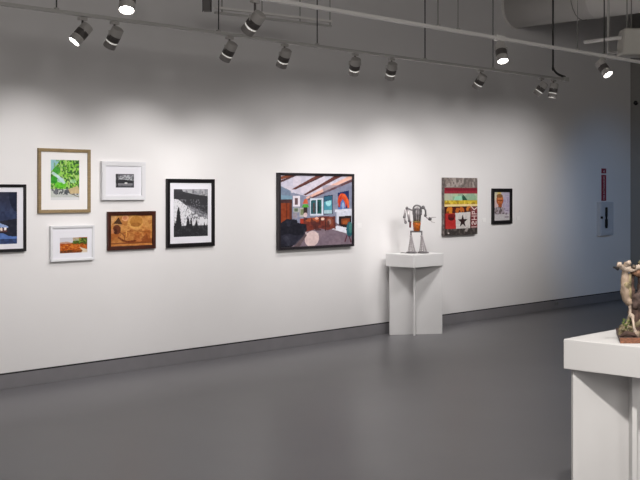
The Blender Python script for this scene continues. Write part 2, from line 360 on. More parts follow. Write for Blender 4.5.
P.rect(90, 155, 123, 208, (224, 216, 224)); P.rect(99, 165, 114, 198, (104, 78, 84)); P.rect(92, 212, 120, 236, (170, 172, 168)); P.rect(97, 216, 114, 232, (96, 110, 90)); P.rect(122, 215, 146, 258, (176, 172, 166)); P.rect(90, 240, 112, 265, (150, 142, 150)); P.rect(126, 222, 140, 250, (120, 130, 96))
P.poly([(136, 195), (146, 170), (158, 170), (164, 195)], (196, 92, 60)); P.poly([(132, 212), (140, 196), (162, 196), (168, 212)], (82, 160, 60)); P.rect(140, 212, 160, 244, (52, 40, 36)); P.ell(150, 250, 9, 12, (216, 190, 190))
P.rect(172, 168, 238, 254, (206, 214, 226)); P.poly([(178, 178), (202, 176), (202, 246), (178, 246)], (28, 84, 92)); P.poly([(208, 175), (231, 173), (231, 246), (208, 246)], (22, 86, 80)); P.rect(188, 190, 196, 240, (84, 60, 62)); P.rect(212, 185, 220, 235, (16, 50, 56))
P.poly([(240, 156), (287, 150), (287, 248), (240, 250)], (40, 48, 70)); P.poly([(244, 160), (283, 155), (283, 243), (244, 246)], (76, 150, 168)); P.ell(266, 190, 14, 18, (160, 214, 220)); P.poly([(244, 160), (283, 155), (283, 176), (244, 186)], (44, 92, 116)); P.rect(244, 228, 283, 246, (170, 200, 210))
P.poly([(314, 140), (373, 128), (373, 220), (316, 226)], (26, 44, 92)); P.ell(338, 184, 24, 42, (200, 72, 34)); P.poly([(322, 225), (328, 190), (340, 172), (352, 190), (356, 225)], (84, 112, 172)); P.ell(342, 206, 7, 16, (150, 170, 206)); P.line([(330, 150), (350, 152), (366, 180), (370, 214)], 11, (222, 92, 44)); P.line([(322, 222), (326, 170), (336, 150)], 7, (176, 50, 30)); P.poly([(354, 132), (373, 128), (373, 160)], (22, 36, 84)); P.rect(316, 214, 335, 226, (80, 110, 170))
P.poly([(298, 226), (392, 222), (392, 236), (298, 240)], (214, 216, 228)); P.poly([(306, 240), (392, 236), (392, 330), (306, 322)], (206, 208, 222)); P.poly([(320, 262), (386, 258), (386, 328), (320, 310)], (36, 22, 24)); P.poly([(332, 274), (378, 272), (378, 308), (332, 302)], (124, 58, 28)); P.ell(352, 292, 14, 10, (160, 84, 40))
P.poly([(120, 300), (300, 290), (392, 350), (392, 410), (60, 410)], (122, 106, 118)); P.speck(10, 12, .58, 1, (136, 118, 128), .5, (150, 300, 392, 410)); P.poly([(284, 326), (310, 308), (392, 330), (392, 352), (360, 350)], (222, 222, 232))
P.poly([(135, 268), (240, 258), (300, 262), (300, 320), (262, 330), (220, 318), (150, 335)], (112, 50, 40)); P.ell(190, 276, 40, 10, (168, 84, 52)); P.ell(206, 268, 10, 6, (226, 170, 150)); P.ell(236, 272, 9, 7, (232, 200, 180)); P.line([(252, 268), (250, 330)], 6, (72, 34, 30)); P.ell(272, 290, 18, 24, (132, 66, 44)); P.ell(270, 288, 10, 14, (160, 120, 110)); P.line([(296, 262), (300, 325)], 7, (92, 42, 34)); P.speck(26, 14, .62, 1, (66, 32, 32), .7, (140, 262, 300, 330)); P.rect(124, 268, 140, 298, (168, 60, 40))
P.poly([(28, 290), (60, 268), (108, 272), (112, 288), (152, 296), (158, 322), (140, 352), (100, 392), (80, 408), (28, 410)], (26, 26, 36)); P.speck(9, 15, .6, 1, (48, 48, 62), .7, (28, 280, 150, 400)); P.poly([(40, 360), (62, 350), (80, 380), (70, 400)], (62, 62, 74), .6)
P.ell(182, 370, 35, 40, (216, 192, 190), 1, .35); P.speck(12, 17, .6, 1, (226, 206, 200), .5, (150, 335, 215, 405)); P.poly([(90, 408), (150, 345), (158, 350), (120, 408)], (100, 84, 88))
P.ell(376, 330, 17, 40, (36, 92, 104)); P.ell(382, 322, 10, 28, (90, 140, 130), .7); P.line([(362, 362), (352, 392)], 6, (90, 30, 50)); P.line([(374, 366), (384, 396)], 6, (80, 30, 40)); P.grain(40, .07, 18)
picture('framed_painting', 'large dark framed painting of a living room with beams and a fireplace', (279.4, 173.3, 354.4, 248.2), .026, M['darkmetal'], .050, None, P)

# mixed media canvas with a star: no frame, painted edges
P = Painter(110, 160, (90, 70, 62), (0, 0, 100, 160))
P.rect(0, 0, 100, 28, (134, 122, 116)); P.speck(16, 2, .55, 1, (176, 166, 160), .7, (0, 0, 100, 26)); P.speck(22, 3, .6, 1, (96, 88, 84), .7, (0, 0, 100, 28))
P.rect(0, 28, 100, 44, (124, 26, 42)); P.rect(0, 36, 100, 44, (146, 40, 54)); P.grad(44, 64, (150, 172, 150), (140, 176, 140)); P.speck(14, 4, .55, 1, (188, 196, 160), .7, (0, 44, 100, 62)); P.rect(0, 44, 24, 62, (190, 186, 168), .7); P.poly([(28, 62), (32, 52), (50, 50), (58, 64)], (150, 206, 176)); P.poly([(52, 50), (62, 54), (70, 64), (54, 64)], (30, 84, 62)); P.line([(55, 48), (66, 60)], 2.5, (24, 60, 48))
P.rect(0, 63, 100, 74, (196, 168, 44)); P.speck(18, 5, .6, 1, (224, 200, 74), .8, (0, 63, 100, 74)); P.speck(20, 6, .66, 1, (150, 120, 30), .8, (0, 63, 100, 74)); P.rect(0, 74, 100, 80, (232, 208, 150))
P.rect(0, 80, 100, 100, (70, 24, 16)); P.ell(16, 92, 10, 12, (204, 124, 40)); P.ell(46, 92, 13, 12, (186, 100, 40)); P.ell(74, 91, 9, 12, (196, 118, 52)); P.rect(24, 84, 32, 100, (124, 30, 26)); P.speck(20, 7, .58, 1, (52, 20, 14), .7, (0, 80, 90, 100))
P.rect(0, 99, 36, 142, (176, 44, 42)); P.speck(8, 8, .55, 1, (186, 60, 54), .7, (0, 99, 32, 142)); P.ell(20, 112, 9, 7, (70, 14, 16)); P.ell(24, 106, 14, 5, (112, 20, 22)); P.rect(0, 80, 4, 150, (60, 24, 24), .7)
P.poly([(32, 98), (78, 96), (77, 143), (35, 149)], (208, 202, 198)); P.speck(14, 9, .62, 1, (190, 184, 180), .6, (36, 98, 78, 146))
star = [(54.5+(15.5 if k % 2 == 0 else 6.0)*math.sin(PI*k/5), 122-(19.5 if k % 2 == 0 else 7.6)*math.cos(PI*k/5)) for k in range(10)]
P.poly(star, (44, 24, 24))
P.rect(79, 82, 100, 144, (110, 44, 48)); P.speck(14, 10, .6, 1, (140, 70, 72), .7, (79, 82, 100, 140))
for pts in ([(82, 139), (97, 139)], [(84, 132), (83, 127), (86, 123), (89, 127), (92, 132), (96, 130), (96, 124)], [(83, 118), (97, 118)], [(83, 108), (97, 108)], [(90, 108), (90, 118)], [(83, 102), (97, 102)], [(84, 102), (84, 95), (90, 95), (90, 102)], [(80, 80), (90, 90), (98, 84)]):
    P.line(pts, 2.6, (226, 206, 202))
P.rect(0, 142, 100, 160, (58, 52, 50)); P.speck(20, 12, .58, 1, (112, 104, 98), .6, (0, 142, 100, 160)); P.ell(12, 154, 2.4, 2, (206, 196, 190)); P.poly([(60, 150), (66, 138), (72, 140), (68, 152)], (176, 168, 164), .8); P.grain(40, .06, 13)
cd = .042; x0, x1, z0, z1 = span((444.3, 177.8, 477.4, 235), cd); cx = (x0+x1)/2
t = thing('painted_canvas', 'unframed mixed media canvas with a dark star on a white square', 'painting', (cx, D, z0))
bm = bmesh.new(); add_box(bm, x0-cx, x1-cx, -cd, -.002, 0, z1-z0)
link('stretched_canvas', bm, mat('painted_canvas_edge', (.19, .16, .15), .7, var=.6, scale=24), t, bevel=.002)
painted('canvas_face', P, x0-cx+.001, x1-cx-.001, .001, z1-z0-.001, -cd-.0008, t)

# portrait
P = Painter(64, 100, (190, 180, 194), (90, 93, 248, 397))
P.poly([(90, 93), (160, 93), (130, 130), (120, 200), (90, 220)], (206, 200, 176)); P.poly([(120, 180), (90, 180), (90, 260), (130, 250)], (208, 182, 180)); P.rect(190, 93, 248, 300, (182, 172, 192)); P.speck(10, 3, .6, 1, (164, 150, 182), .6, (180, 150, 248, 300))
P.ell(144, 112, 18, 22, (216, 190, 112)); P.ell(150, 180, 34, 58, (168, 88, 46)); P.ell(152, 170, 25, 38, (206, 122, 74)); P.ell(148, 138, 30, 20, (134, 92, 52)); P.poly([(124, 178), (182, 180), (180, 196), (128, 190)], (150, 70, 20)); P.ell(150, 212, 22, 18, (190, 104, 58)); P.rect(134, 220, 170, 262, (156, 78, 36)); P.line([(138, 182), (146, 182)], 6, (80, 36, 16)); P.line([(158, 184), (168, 184)], 6, (80, 36, 16)); P.line([(152, 186), (150, 204)], 4, (150, 74, 34)); P.line([(142, 215), (160, 216)], 4, (110, 48, 24))
P.poly([(96, 300), (108, 262), (136, 250), (150, 268), (172, 252), (190, 280), (192, 310), (160, 330), (110, 326)], (126, 112, 112)); P.speck(18, 4, .55, 1, (176, 166, 176), .8, (94, 255, 195, 330)); P.speck(22, 5, .62, 1, (80, 70, 74), .8, (94, 255, 195, 330))
P.poly([(90, 330), (248, 325), (248, 397), (90, 397)], (194, 190, 192)); P.rect(205, 285, 232, 294, (138, 124, 146)); P.ell(213, 323, 10, 11, (128, 114, 128)); P.rect(196, 352, 236, 364, (140, 128, 138)); P.rect(208, 130, 240, 140, (164, 158, 168), .7); P.line([(226, 170), (228, 210)], 5, (150, 136, 160)); P.grain(24, .06, 6)
picture('framed_portrait', 'small black framed portrait of an orange-faced person, nearest the dark far corner', (492.8, 188.5, 512.5, 224), .046, M['black'], .026, None, P)

# title cards beside the works
for px, py, lb in ((359.2, 225.5, 'tiny white title card right of the living room painting'), (484, 219.8, 'tiny white title card between the star canvas and the portrait'), (518, 218, 'tiny white title card right of the small portrait')):
    p = on_wall(px, py)
    o = box('title_card', -.038, .038, -.004, -.0005, -.026, .026, M['card'], bevel=.0008); o.location = (p.x, D, p.z); tag(o, lb, 'card', 'title cards on the long wall')

# outlet in the base
p = on_wall(555.5, 303.5); t = thing('wall_outlet', 'small pale outlet set in the dark baseboard', 'outlet', (p.x, D-.014, p.z-.03))
plate = box('cover_plate', -.055, .055, -.006, 0, 0, .06, mat('grey_plate', (.20, .20, .21), .5), t, bevel=.002)
for s in (-1, 1): box('socket', s*.022-.012, s*.022+.012, -.008, -.006, .015, .045, M['boxdark'], plate)

# ------------------------------------------------------------------ extinguisher cabinet and its sign
p0 = on_wall(600.3, HOR, .06); p1 = on_wall(613.5, HOR, .06); zt = on_wall(607, 202).z; zb = on_wall(607, 235.2).z
cx = (p0.x+p1.x)/2; hw = (p1.x-p0.x)/2; h = zt-zb
t = thing('extinguisher_cabinet', 'pale grey extinguisher cabinet with a black slot on the shaded wall', 'cabinet', (cx, D, zb))
box('cabinet_body', -hw, hw, -.06, -.001, 0, h, M['cab'], t, bevel=.004)
bm = bmesh.new(); rail_ring(bm, -hw+.015, hw-.015, .015, h-.015, .035, -.068, -.058); door = link('door', bm, M['cab'], t, bevel=.002)
ax = on_wall(606.6, HOR, .07).x-cx
def wz(y): return on_wall(607, y, .07).z-zb
bm = bmesh.new()
prof = [(wz(228.2), .022), (wz(226), .030), (wz(219.5), .030), (wz(218.8), .018), (wz(217), .018), (wz(216), .026), (wz(208.5), .026), (wz(207.2), .018)]
v0 = [bm.verts.new((ax-w, -.074, z)) for z, w in prof]; v1 = [bm.verts.new((ax+w, -.074, z)) for z, w in prof]
for k in range(len(prof)-1): bm.faces.new((v0[k], v1[k], v1[k+1], v0[k+1]))
r = bmesh.ops.extrude_face_region(bm, geom=bm.faces[:]); [setattr(v.co, 'y', -.062) for v in r['geom'] if isinstance(v, bmesh.types.BMVert)]
link('viewing_slot', bm, M['slot'], t)
hx = on_wall(602.2, HOR, .08).x-cx
hd = box('door_pull', hx-.014, hx+.014, -.085, -.06, wz(218.6), wz(216.2), M['slot'], door, bevel=.004)

p0 = on_wall(601.9, HOR, .01); p1 = on_wall(606.3, HOR, .01); cx = (p0.x+p1.x)/2; hw = (p1.x-p0.x)/2; z1 = on_wall(604, 168.5).z; z0 = on_wall(604, 200.8).z; H = z1-z0
t = thing('extinguisher_sign', 'narrow upright red sign above the grey cabinet', 'sign', (cx, D, z0))
box('sign_panel', -hw, hw, -.008, -.001, 0, H*.80, M['sign'], t); box('symbol_panel', -hw, hw, -.008, -.001, H*.85, H, M['sign'], t)
bm = bmesh.new(); add_lathe(bm, [(0, .022), (.0015, .022)], Vector((0, -.008, H*.91)), Vector((0, -1, 0)), 3); link('symbol', bm, M['signletter'], t)
cu = bpy.data.curves.new('lettering', 'FONT'); cu.body = 'FIRE EXTINGUISHER'; cu.size = .055; cu.align_x = 'CENTER'; cu.align_y = 'CENTER'; cu.extrude = .0008
o = bpy.data.objects.new('lettering_tmp', cu); COL.objects.link(o); bpy.context.view_layer.update()
me = bpy.data.meshes.new_from_object(o); bpy.data.objects.remove(o)
w = max(v.co.x for v in me.vertices)-min(v.co.x for v in me.vertices); k = H*.72/w
me.transform(Matrix.Translation((0, -.0095, H*.40)) @ Matrix.Rotation(PI/2, 4, 'X') @ Matrix.Rotation(PI/2, 4, 'Z') @ Matrix.Diagonal((k, k*1.5, 1, 1)))
me.materials.clear(); me.materials.append(M['signletter']); me.name = 'lettering'
o = bpy.data.objects.new('lettering', me); COL.objects.link(o); o.parent = t

p = on_end(636, 103); t = thing('wall_sensor', 'small round black fitting high on the end wall', 'sensor', p)
lathe('sensor_base', [(0, .035), (.012, .035), (.016, .03)], (0, 0, 0), (-1, 0, 0), M['slot'], t); lathe('sensor_dome', [(.016, .026), (.03, .022), (.038, .01)], (0, 0, 0), (-1, 0, 0), M['slot'], t, smooth=True)

# ------------------------------------------------------------------ plinths with crossed boards under a cap
CXW, CYW, CH, CT = .535, .404, .91, .14
def plinth(label, x0, y0):
    cx, cy = x0+CXW/2, y0+CYW/2
    t = thing('display_pedestal', label, 'pedestal', (cx, cy, 0), 0, 'white display pedestals')
    box('cap', -CXW/2, CXW/2, -CYW/2, CYW/2, CH-CT, CH, M['plinth'], t, bevel=.003)
    ins = .026; a = Vector((CXW/2-ins, CYW/2-ins, 0)); th = .011
    for s in (1, -1):
        d = Vector((a.x, a.y*s, 0)); n = Vector((-d.y, d.x, 0)).normalized()*th
        bm = bmesh.new()
        for q, rr in ((0, None),):
            e0, e1 = (-d*.42, d) if s > 0 else (-d*.985, d*1.06)
            pts = [e0-n, e1-n, e1+n, e0+n]; lo = [bm.verts.new((p.x, p.y, 0)) for p in pts]; hi = [bm.verts.new((p.x, p.y, CH-CT)) for p in pts]
            bm.faces.new(list(reversed(lo))); bm.faces.new(hi)
            for k in range(4): bm.faces.new((lo[k], lo[(k+1) % 4], hi[(k+1) % 4], hi[k]))
        link('crossed_board', bm, M['plinth'], t, bevel=.0015)
    return t
FARP = plinth('white pedestal against the long wall, carrying the wire robot figure', 9.343, 7.477)
NEARP = plinth('near white pedestal cut by the right edge, carrying the bone and moss sculpture', 4.497, 2.299)

# ------------------------------------------------------------------ wire robot figure
rc = Vector((FARP.location.x, FARP.location.y, CH)); dR = depth_of(rc); sR = dR/F; pxc = 320+F*(rc-CAM).dot(RGT)/dR; pyc = HOR+F*(EYE-CH)/dR
RB = thing('robot_sculpture', 'wire and scrap metal robot figure with amber belly standing on the far pedestal', 'sculpture', rc, A-PI/2)
def R(px, py, y=0.0): return Vector(((px-pxc)*sR, y, (pyc-.3-py)*sR+.004))
def coil(p0, p1, r0, r1, turns, n=14):
    p0, p1 = Vector(p0), Vector(p1); a, b = basis(p1-p0); out = []
    for i in range(turns*n+1):
        t = i/(turns*n); w = 2*PI*i/n; out.append(p0.lerp(p1, t)+(a*math.cos(w)+b*math.sin(w))*(r0+(r1-r0)*t))
    return out
for cxp, hx in ((411.6, 411.0), (423.2, 421.6)):
    lathe('foot', [(0, .062), (.008, .064), (.014, .058), (.018, .03)], R(cxp, 253.1), (0, 0, 1), M['iron'], RB)
    tube('thigh', [R(hx, 231.2), R(hx+(cxp-hx)*.15, 236.5)], .0085, M['iron'], RB, n=8)
    top = R(hx+(cxp-hx)*.15, 236.3); bot = R(cxp, 252.2)
    bm = bmesh.new()
    for k in range(9):                                     # whisk of wires spreading to the foot
        w = 2*PI*k/9; e = Vector((math.cos(w), math.sin(w), 0))
        pts, rr = spline([top+e*.010, top.lerp(bot, .45)+e*.022, bot+e*.044], [.0034]*3, 5); add_tube(bm, pts, rr, 5)
    add_tube(bm, coil(bot+Vector((0, 0, .004)), top, .045, .010, 7), .0030, 4)
    link('wire_leg', bm, M['steel'], RB, True)
    lathe('knee_joint', [(0, .009), (.006, .015), (.016, .015), (.022, .009)], R(hx, 237.2), (0, 0, 1), M['steel'], RB, 12)
tube('pelvis_bar', [R(410.2, 231.6), R(422.4, 231.6)], .010, M['iron'], RB, n=10)
lathe('amber_belly', [(0, .030), (.008, .038), (.05, .042), (.085, .046), (.10, .042), (.106, .03)], R(416.8, 231.2), (0, 0, 1), M['amber'], RB, 20, True)
lathe('brass_collar', [(0, .040), (.004, .046), (.012, .046), (.016, .036)], R(416.8, 222.4), (0, 0, 1), M['brass'], RB, 20)
bm = bmesh.new()
for k in range(9):
    w = 2*PI*k/9; e = Vector((math.cos(w)*.038, math.sin(w)*.032, 0)); add_tube(bm, [R(416.8, 222)+e*.9, R(416.9, 214)+e*1.1, R(416.9, 208.5)+e*.9], .0075, 6)
link('rib_cage', bm, M['iron'], RB, True)
lathe('chest_spring', [(0, .030), (.03, .034), (.06, .026), (.09, .034), (.12, .024), (.15, .018)], R(416.9, 221), (0, 0, 1), M['steel'], RB, 14, True)
tube('neck_yoke', [R(413.2, 215, -.02), R(413.1, 208.6, -.02), R(415, 205.8, -.02), R(418, 205.6, -.02), R(420.6, 207.6, -.02), R(420.9, 215, -.02)], [.010]*6, M['iron'], RB, k=5)
blob('head', R(417.2, 209, -.012), .020, M['steel'], RB, 2, .15, (1, 1, 1.1))
tube('shoulder_bar', [R(406.6, 208.2), R(410, 209.4), R(414, 211)], [.010, .009, .008], M['iron'], RB, k=4); blob('shoulder_joint', R(406.9, 208.2), .017, M['iron'], RB, 2, .2)
tube('upper_arm', [R(405.6, 209.5), R(404.2, 216.8)], [.012, .013], M['steel'], RB); blob('elbow_joint', R(404.3, 217), .017, M['iron'], RB, 2, .2)
tube('forearm', [R(404.3, 217.5), R(405.3, 222)], [.011, .013], M['steel'], RB); blob('hand', R(405.5, 222.4, -.01), .017, M['iron'], RB, 2, .3)
tube('hanging_rod', [R(407.8, 209.5, -.02), R(408.3, 216, -.02), R(409.2, 221, -.02)], [.013, .014, .012], M['steel'], RB); blob('rod_end', R(409, 221, -.02), .016, M['iron'], RB, 2, .3)
tube('red_weight', [R(410.3, 221.5, -.01), R(410.1, 227.6, -.01)], [.013, .011], M['rust'], RB)
tube('shoulder_bar', [R(419.6, 209.6), R(421.6, 208.2), R(423.2, 208)], [.009, .010, .009], M['iron'], RB, k=4); blob('shoulder_joint', R(423.2, 207.4), .021, M['iron'], RB, 2, .25)
tube('upper_arm', [R(423.8, 208), R(425.4, 210.5), R(425.6, 215)], [.009, .010, .009], M['iron'], RB, k=4); blob('elbow_joint', R(425.5, 215.6), .017, M['iron'], RB, 2, .2)
tube('forearm', [R(425.6, 216), R(427.2, 218.2), R(429.4, 218.9)], [.008, .007, .010], M['steel'], RB, k=4); blob('hand', R(429.8, 219), .021, M['iron'], RB, 2, .3)
for pts in ([(430.2, 218.4), (432, 217.4), (436.2, 217.3)], [(430.4, 219.6), (431.6, 221.6), (435, 222.6)]): tube('pincer', [R(*q) for q in pts], [.006, .005, .003], M['steel'], RB, k=4)
tube('loose_wire', [R(400.5, 252.9, -.03), R(403, 252.6, -.05), R(406.2, 252.9, -.04)], [.004, .004, .004], M['iron'], RB, k=4)

# ------------------------------------------------------------------ bone, bark and moss sculpture, cut by the right edge
dN = 4.96; sN = dN/F
bp = CAM+FWD*dN+RGT*((640.5-320)/F*dN); bp.z = CH
BS = thing('bone_sculpture', 'sculpture of bone, bark and moss on a wood slab, cut by the right edge', 'sculpture', bp, A-PI/2)
def N(px, py, y=0.0):
    d = dN+y; return Vector(((px-320)/F*d-(640.5-320)/F*dN, y, EYE-CH+(HOR-py)/F*d))
bm = bmesh.new()
top = [(-.092, .002), (.085, 0), (.19, .34), (.15, .352), (.10, .35), (.05, .366), (-.012, .36)]
lo = [bm.verts.new((x*.985, y+.003, 0)) for x, y in top]; hi = [bm.verts.new((x-(.003 if x < 0 else 0), y, .027)) for x, y in top]
bm.faces.new(list(reversed(lo))).material_index = 1; bm.faces.new(hi).material_index = 1
for k in range(len(top)): bm.faces.new((lo[k], lo[(k+1) % len(top)], hi[(k+1) % len(top)], hi[k])).material_index = 0 if k == 0 else 1
link('wood_slab', bm, [M['redwood'], M['slabside']], BS, bevel=.002)
bm = bmesh.new(); r0 = random.Random(3)
for k in range(46):
    y = r0.uniform(.02, .33); x = r0.uniform(-.078, .07)+.29*y; add_blob(bm, (x, y, .030+r0.uniform(0, .012)), r0.uniform(.010, .022), 2, .7, sc=(1, 1, .8))
link('moss', bm, M['moss'], BS, True)['kind'] = 'stuff'
tube('fallen_twig', [N(620.8, 336.5, .03), N(625, 333.4, .015), N(631, 333.6, .012), N(637, 337, .02)], [.006, .009, .010, .006], M['bark'], BS, n=10, jitter=.004, k=5, jscale=60)
tube('thigh_bone', [N(632.3, 315.2, .05), N(633, 320, .045), N(634, 327, .035), N(635.2, 332, .03), N(636.2, 335, .03)], [.0085, .0066, .0066, .0085, .013], M['bonepale'], BS, n=12, jitter=.003, k=5, jscale=40)
blob('bone_knuckle', N(631.4, 315.6, .05), .0105, M['bonepale'], BS, 2, .3); blob('bone_knuckle', N(636.4, 334.6, .03), .018, M['bone'], BS, 2, .4)
tube('root_stem', [N(623, 331, .05), N(624, 326.5, .06), N(627, 323, .07), N(630, 316, .085)], [.008, .007, .006, .006], M['lichen'], BS, n=8, jitter=.003, k=4, jscale=60)
bm = bmesh.new(); r0 = random.Random(5)
for k in range(22):
    c = N(r0.uniform(621.5, 629.5), r0.uniform(320, 332), r0.uniform(.03, .07)); d = Vector((r0.uniform(-1, 1), r0.uniform(-.6, .3), r0.uniform(.1, 1))).normalized(); a, b = basis(d)
    L = r0.uniform(.010, .018); w = L*.32
    p0, p1, p2 = c, c+d*L*.5, c+d*L
    q = [bm.verts.new(v) for v in (p0, p1+a*w, p2, p1-a*w, p1+b*w*.5)]
    bm.faces.new((q[0], q[1], q[4])); bm.faces.new((q[1], q[2], q[4])); bm.faces.new((q[2], q[3], q[4])); bm.faces.new((q[3], q[0], q[4]))
lf = link('green_sprig', bm, M['leaf'], BS); md = lf.modifiers.new('thick', 'SOLIDIFY'); md.thickness = .0012
# pale torso bone with its narrow ankle
tube('torso_bone', [N(627.5, 262.5, .10), N(626.2, 268, .098), N(625.2, 276, .095), N(624.9, 286, .093), N(625.6, 295, .092), N(627.6, 301, .092), N(629.6, 305, .09)], [.012, .0155, .0165, .019, .023, .021, .011], M['bone'], BS, n=18, jitter=.006, k=6, jscale=38)
tube('lichen_band', [N(630, 274, .098), N(629.2, 284, .090), N(628.6, 293, .086), N(629, 300, .088)], [.008, .012, .014, .010], M['lichen'], BS, n=12, jitter=.006, k=5, jscale=50)
tube('shank', [N(629.4, 304, .09), N(630.2, 309, .09), N(629.6, 315, .088), N(628, 322, .085), N(627, 331, .08)], [.009, .0062, .006, .007, .009], M['bonepale'], BS, n=10, jitter=.002, k=5, jscale=50)
# knotted crest at the top
tube('crest_bone', [N(617.2, 264.4, .09), N(620.2, 265.4, .09), N(624.6, 268.8, .09), N(628.6, 268, .09), N(633, 269.8, .09), N(640, 266.5, .1), N(648, 264.4, .1)], [.010, .012, .013, .014, .011, .012, .010], M['bonepale'], BS, n=14, jitter=.006, k=6, jscale=45)
blob('crest_knob', N(619.6, 264.6, .085), .0125, M['bonepale'], BS, 2, .4); blob('crest_knob', N(628.6, 262.9, .09), .0125, M['bonepale'], BS, 2, .4); blob('crest_knob', N(633.6, 266.8, .085), .011, M['bone'], BS, 2, .4)
tube('horn_tip', [N(618.2, 269.2, .08), N(615.6, 267.8, .075), N(613, 267.2, .07)], [.0075, .006, .003], M['horn'], BS, n=10, k=4)
blob('moss_tuft', N(641, 262.8, .10), .014, M['moss'], BS, 2, .6)
# bark body with hollow between its two strips
tube('bark_back', [N(632.5, 270, .12), N(632.6, 284, .125), N(632.4, 298, .125), N(634.4, 312, .12), N(635.5, 334, .11)], [.006, .009, .016, .026, .030], M['bark'], BS, n=16, jitter=.012, k=6, jscale=40)
tube('bark_shoulder', [N(631.4, 271, .11), N(637, 272.6, .11), N(645, 272, .12), N(655, 274, .12)], [.010, .019, .022, .014], mat('red_bark', (.20, .105, .06), .8, var=.5, scale=40, bump=.5), BS, n=16, jitter=.010, k=6, jscale=45)
tube('bark_back', [N(640.4, 276, .12), N(640, 290, .125), N(640, 304, .12), N(642, 334, .11)], [.010, .012, .022, .034], M['bark'], BS, n=16, jitter=.012, k=6, jscale=40)
blob('bark_chest', N(638.5, 303, .11), .048, mat('grey_bark', (.07, .045, .038), .85, var=.5, scale=40, bump=.6), BS, 3, .5, (.75, .7, 1.0))
tube('torso_bone', [N(652, 262.5, .12), N(653, 276, .12), N(653, 290, .12), N(651, 303, .11), N(650, 318, .10), N(651, 335, .10)], [.012, .016, .019, .014, .007, .010], M['bone'], BS, n=16, jitter=.006, k=6, jscale=38)
tube('bark_strip', [N(632, 272, .13), N(631.8, 285, .13), N(632, 298, .13), N(633, 312, .12)], [.010, .012, .016, .020], M['bark'], BS, n=14, jitter=.010, k=5, jscale=40)
blob('moss_mound', N(627.6, 330.5, .10), .034, M['lichen'], BS, 3, .7, (1.1, .9, .8))
blob('lichen_patch', N(626.6, 287, .078), .016, M['lichen'], BS, 2, .5, (.8, .6, 1.6))
blob('root_mound', N(641, 326, .13), .050, M['lichen'], BS, 3, .7, (1.1, 1.0, .95))

# ------------------------------------------------------------------ overhead: tracks, rods, lamps, duct
TZ = EYE+1.31
def line3(px0, py0, px1, py1, z): return on_level(px0, py0, z), on_level(px1, py1, z)
def bar(name, p0, p1, w, h, m, parent=None):
    d = (p1-p0); n = Vector((-d.y, d.x, 0)).normalized()*w/2; u = Vector((0, 0, h/2)); bm = bmesh.new()
    v = [bm.verts.new(p+s*n+k*u) for p in (p0, p1) for s, k in ((-1, -1), (1, -1), (1, 1), (-1, 1))]
    for q in ((0, 1, 2, 3), (7, 6, 5, 4), (0, 4, 5, 1), (1, 5, 6, 2), (2, 6, 7, 3), (3, 7, 4, 0)): bm.faces.new([v[i] for i in q])
    return link(name, bm, m, parent, bevel=.003)
def on_line(L, px):                                        # point of a level 3-D line that shows at column px
    p0, p1 = L; k = (px-320)/F; a = (p0-CAM); d = p1-p0
    t = (k*a.dot(FWD)-a.dot(RGT))/(d.dot(RGT)-k*d.dot(FWD)); return p0+d*t
LOW = line3(320, 46.6, 566, 79.6, TZ); UP = line3(320, 7.9, 640, 62.2, TZ)
def extend(L, px0, px1): return on_line(L, px0), on_line(L, px1)
def hang_track(name, label, L, px0, px1, m, rods, w=.034, h=.026):
    a, b = extend(L, px0, px1); mid = (a+b)/2; t = thing(name, label, 'lighting track', mid)
    bar('track_bar', a-mid, b-mid, w, h, m, t)
    for px, mm, r in rods:
        p = on_line(L, px)-mid; tube('suspension_rod', [p+Vector((0, 0, h/2)), Vector((p.x, p.y, CEIL-.004-mid.z))], r*.85, mm, t, n=8)
        box('rod_clamp', p.x-.014, p.x+.014, p.y-.014, p.y+.014, h/2-.004, h/2+.012, M['rail'], t)
    return t, mid
LT, lmid = hang_track('lighting_track', 'far slim lighting track close to the long wall, ending right of the portrait', LOW, -60, 566, M['rail'], [(56.5, M['rod'], .006), (218.6, M['rod'], .006), (317.2, M['rod'], .006), (425, M['rod'], .007), (493, M['rod'], .006)])
p = on_line(LOW, 553)-lmid; e = on_line(LOW, 565)-lmid
tube('feed_cable', [Vector((p.x, p.y, CEIL-.004-TZ)), Vector((p.x, p.y, .25)), Vector((p.x, p.y, .12)), p.lerp(e, .35)+Vector((0, 0, .055)), e+Vector((0, 0, .028))], [.011, .011, .012, .013, .014], M['rod'], LT, n=10, k=4)
box('end_feed', e.x-.05, e.x+.05, e.y-.026, e.y+.026, -.022, .026, M['rail'], LT, bevel=.004)
UT, umid = hang_track('lighting_track', 'near white lighting track sloping from top centre to the right edge', UP, 40, 760, M['track'], [(438, M['rodlight'], .005), (458, M['rodlight'], .004), (577.5, M['rodlight'], .004), (604.2, M['rod'], .007)], .034, .028)
q = on_line(UP, 499.5)-umid
box('joint_cover', q.x-.06, q.x+.06, q.y-.022, q.y+.022, -.022, .024, M['track'], UT, bevel=.003)

# short rail higher up beside the wall
RZ = 3.25; RL = line3(215, 7.5, 331, 21.6, RZ); a, b = RL; mid = (a+b)/2
t = thing('hanging_rail', 'short pale rail behind the near track at top centre', 'rail', mid)
bar('rail_bar', a-mid, b-mid, .05, .022, M['track'], t); bar('lower_strip', a-mid-Vector((0, 0, .045)), b-mid-Vector((0, 0, .045)), .03, .02, M['rail'], t)
for px in (222, 262, 300, 330):
    p = on_line(RL, px)-mid; tube('suspension_rod', [p+Vector((0, 0, -.055)), Vector((p.x, p.y, CEIL-.004-mid.z))], .0045, M['rodlight'], t, n=8)
p = at_depth(207, 6, 9.2); t = thing('junction_box', 'small dark box hanging from two wires at the top edge', 'box', p, A-PI/2)
box('box_body', -.030, .030, -.04, .04, -.045, .10, M['boxdark'], t, bevel=.005); box('box_lid', -.033, .033, -.043, .043, .10, .112, M['rod'], t, bevel=.002)
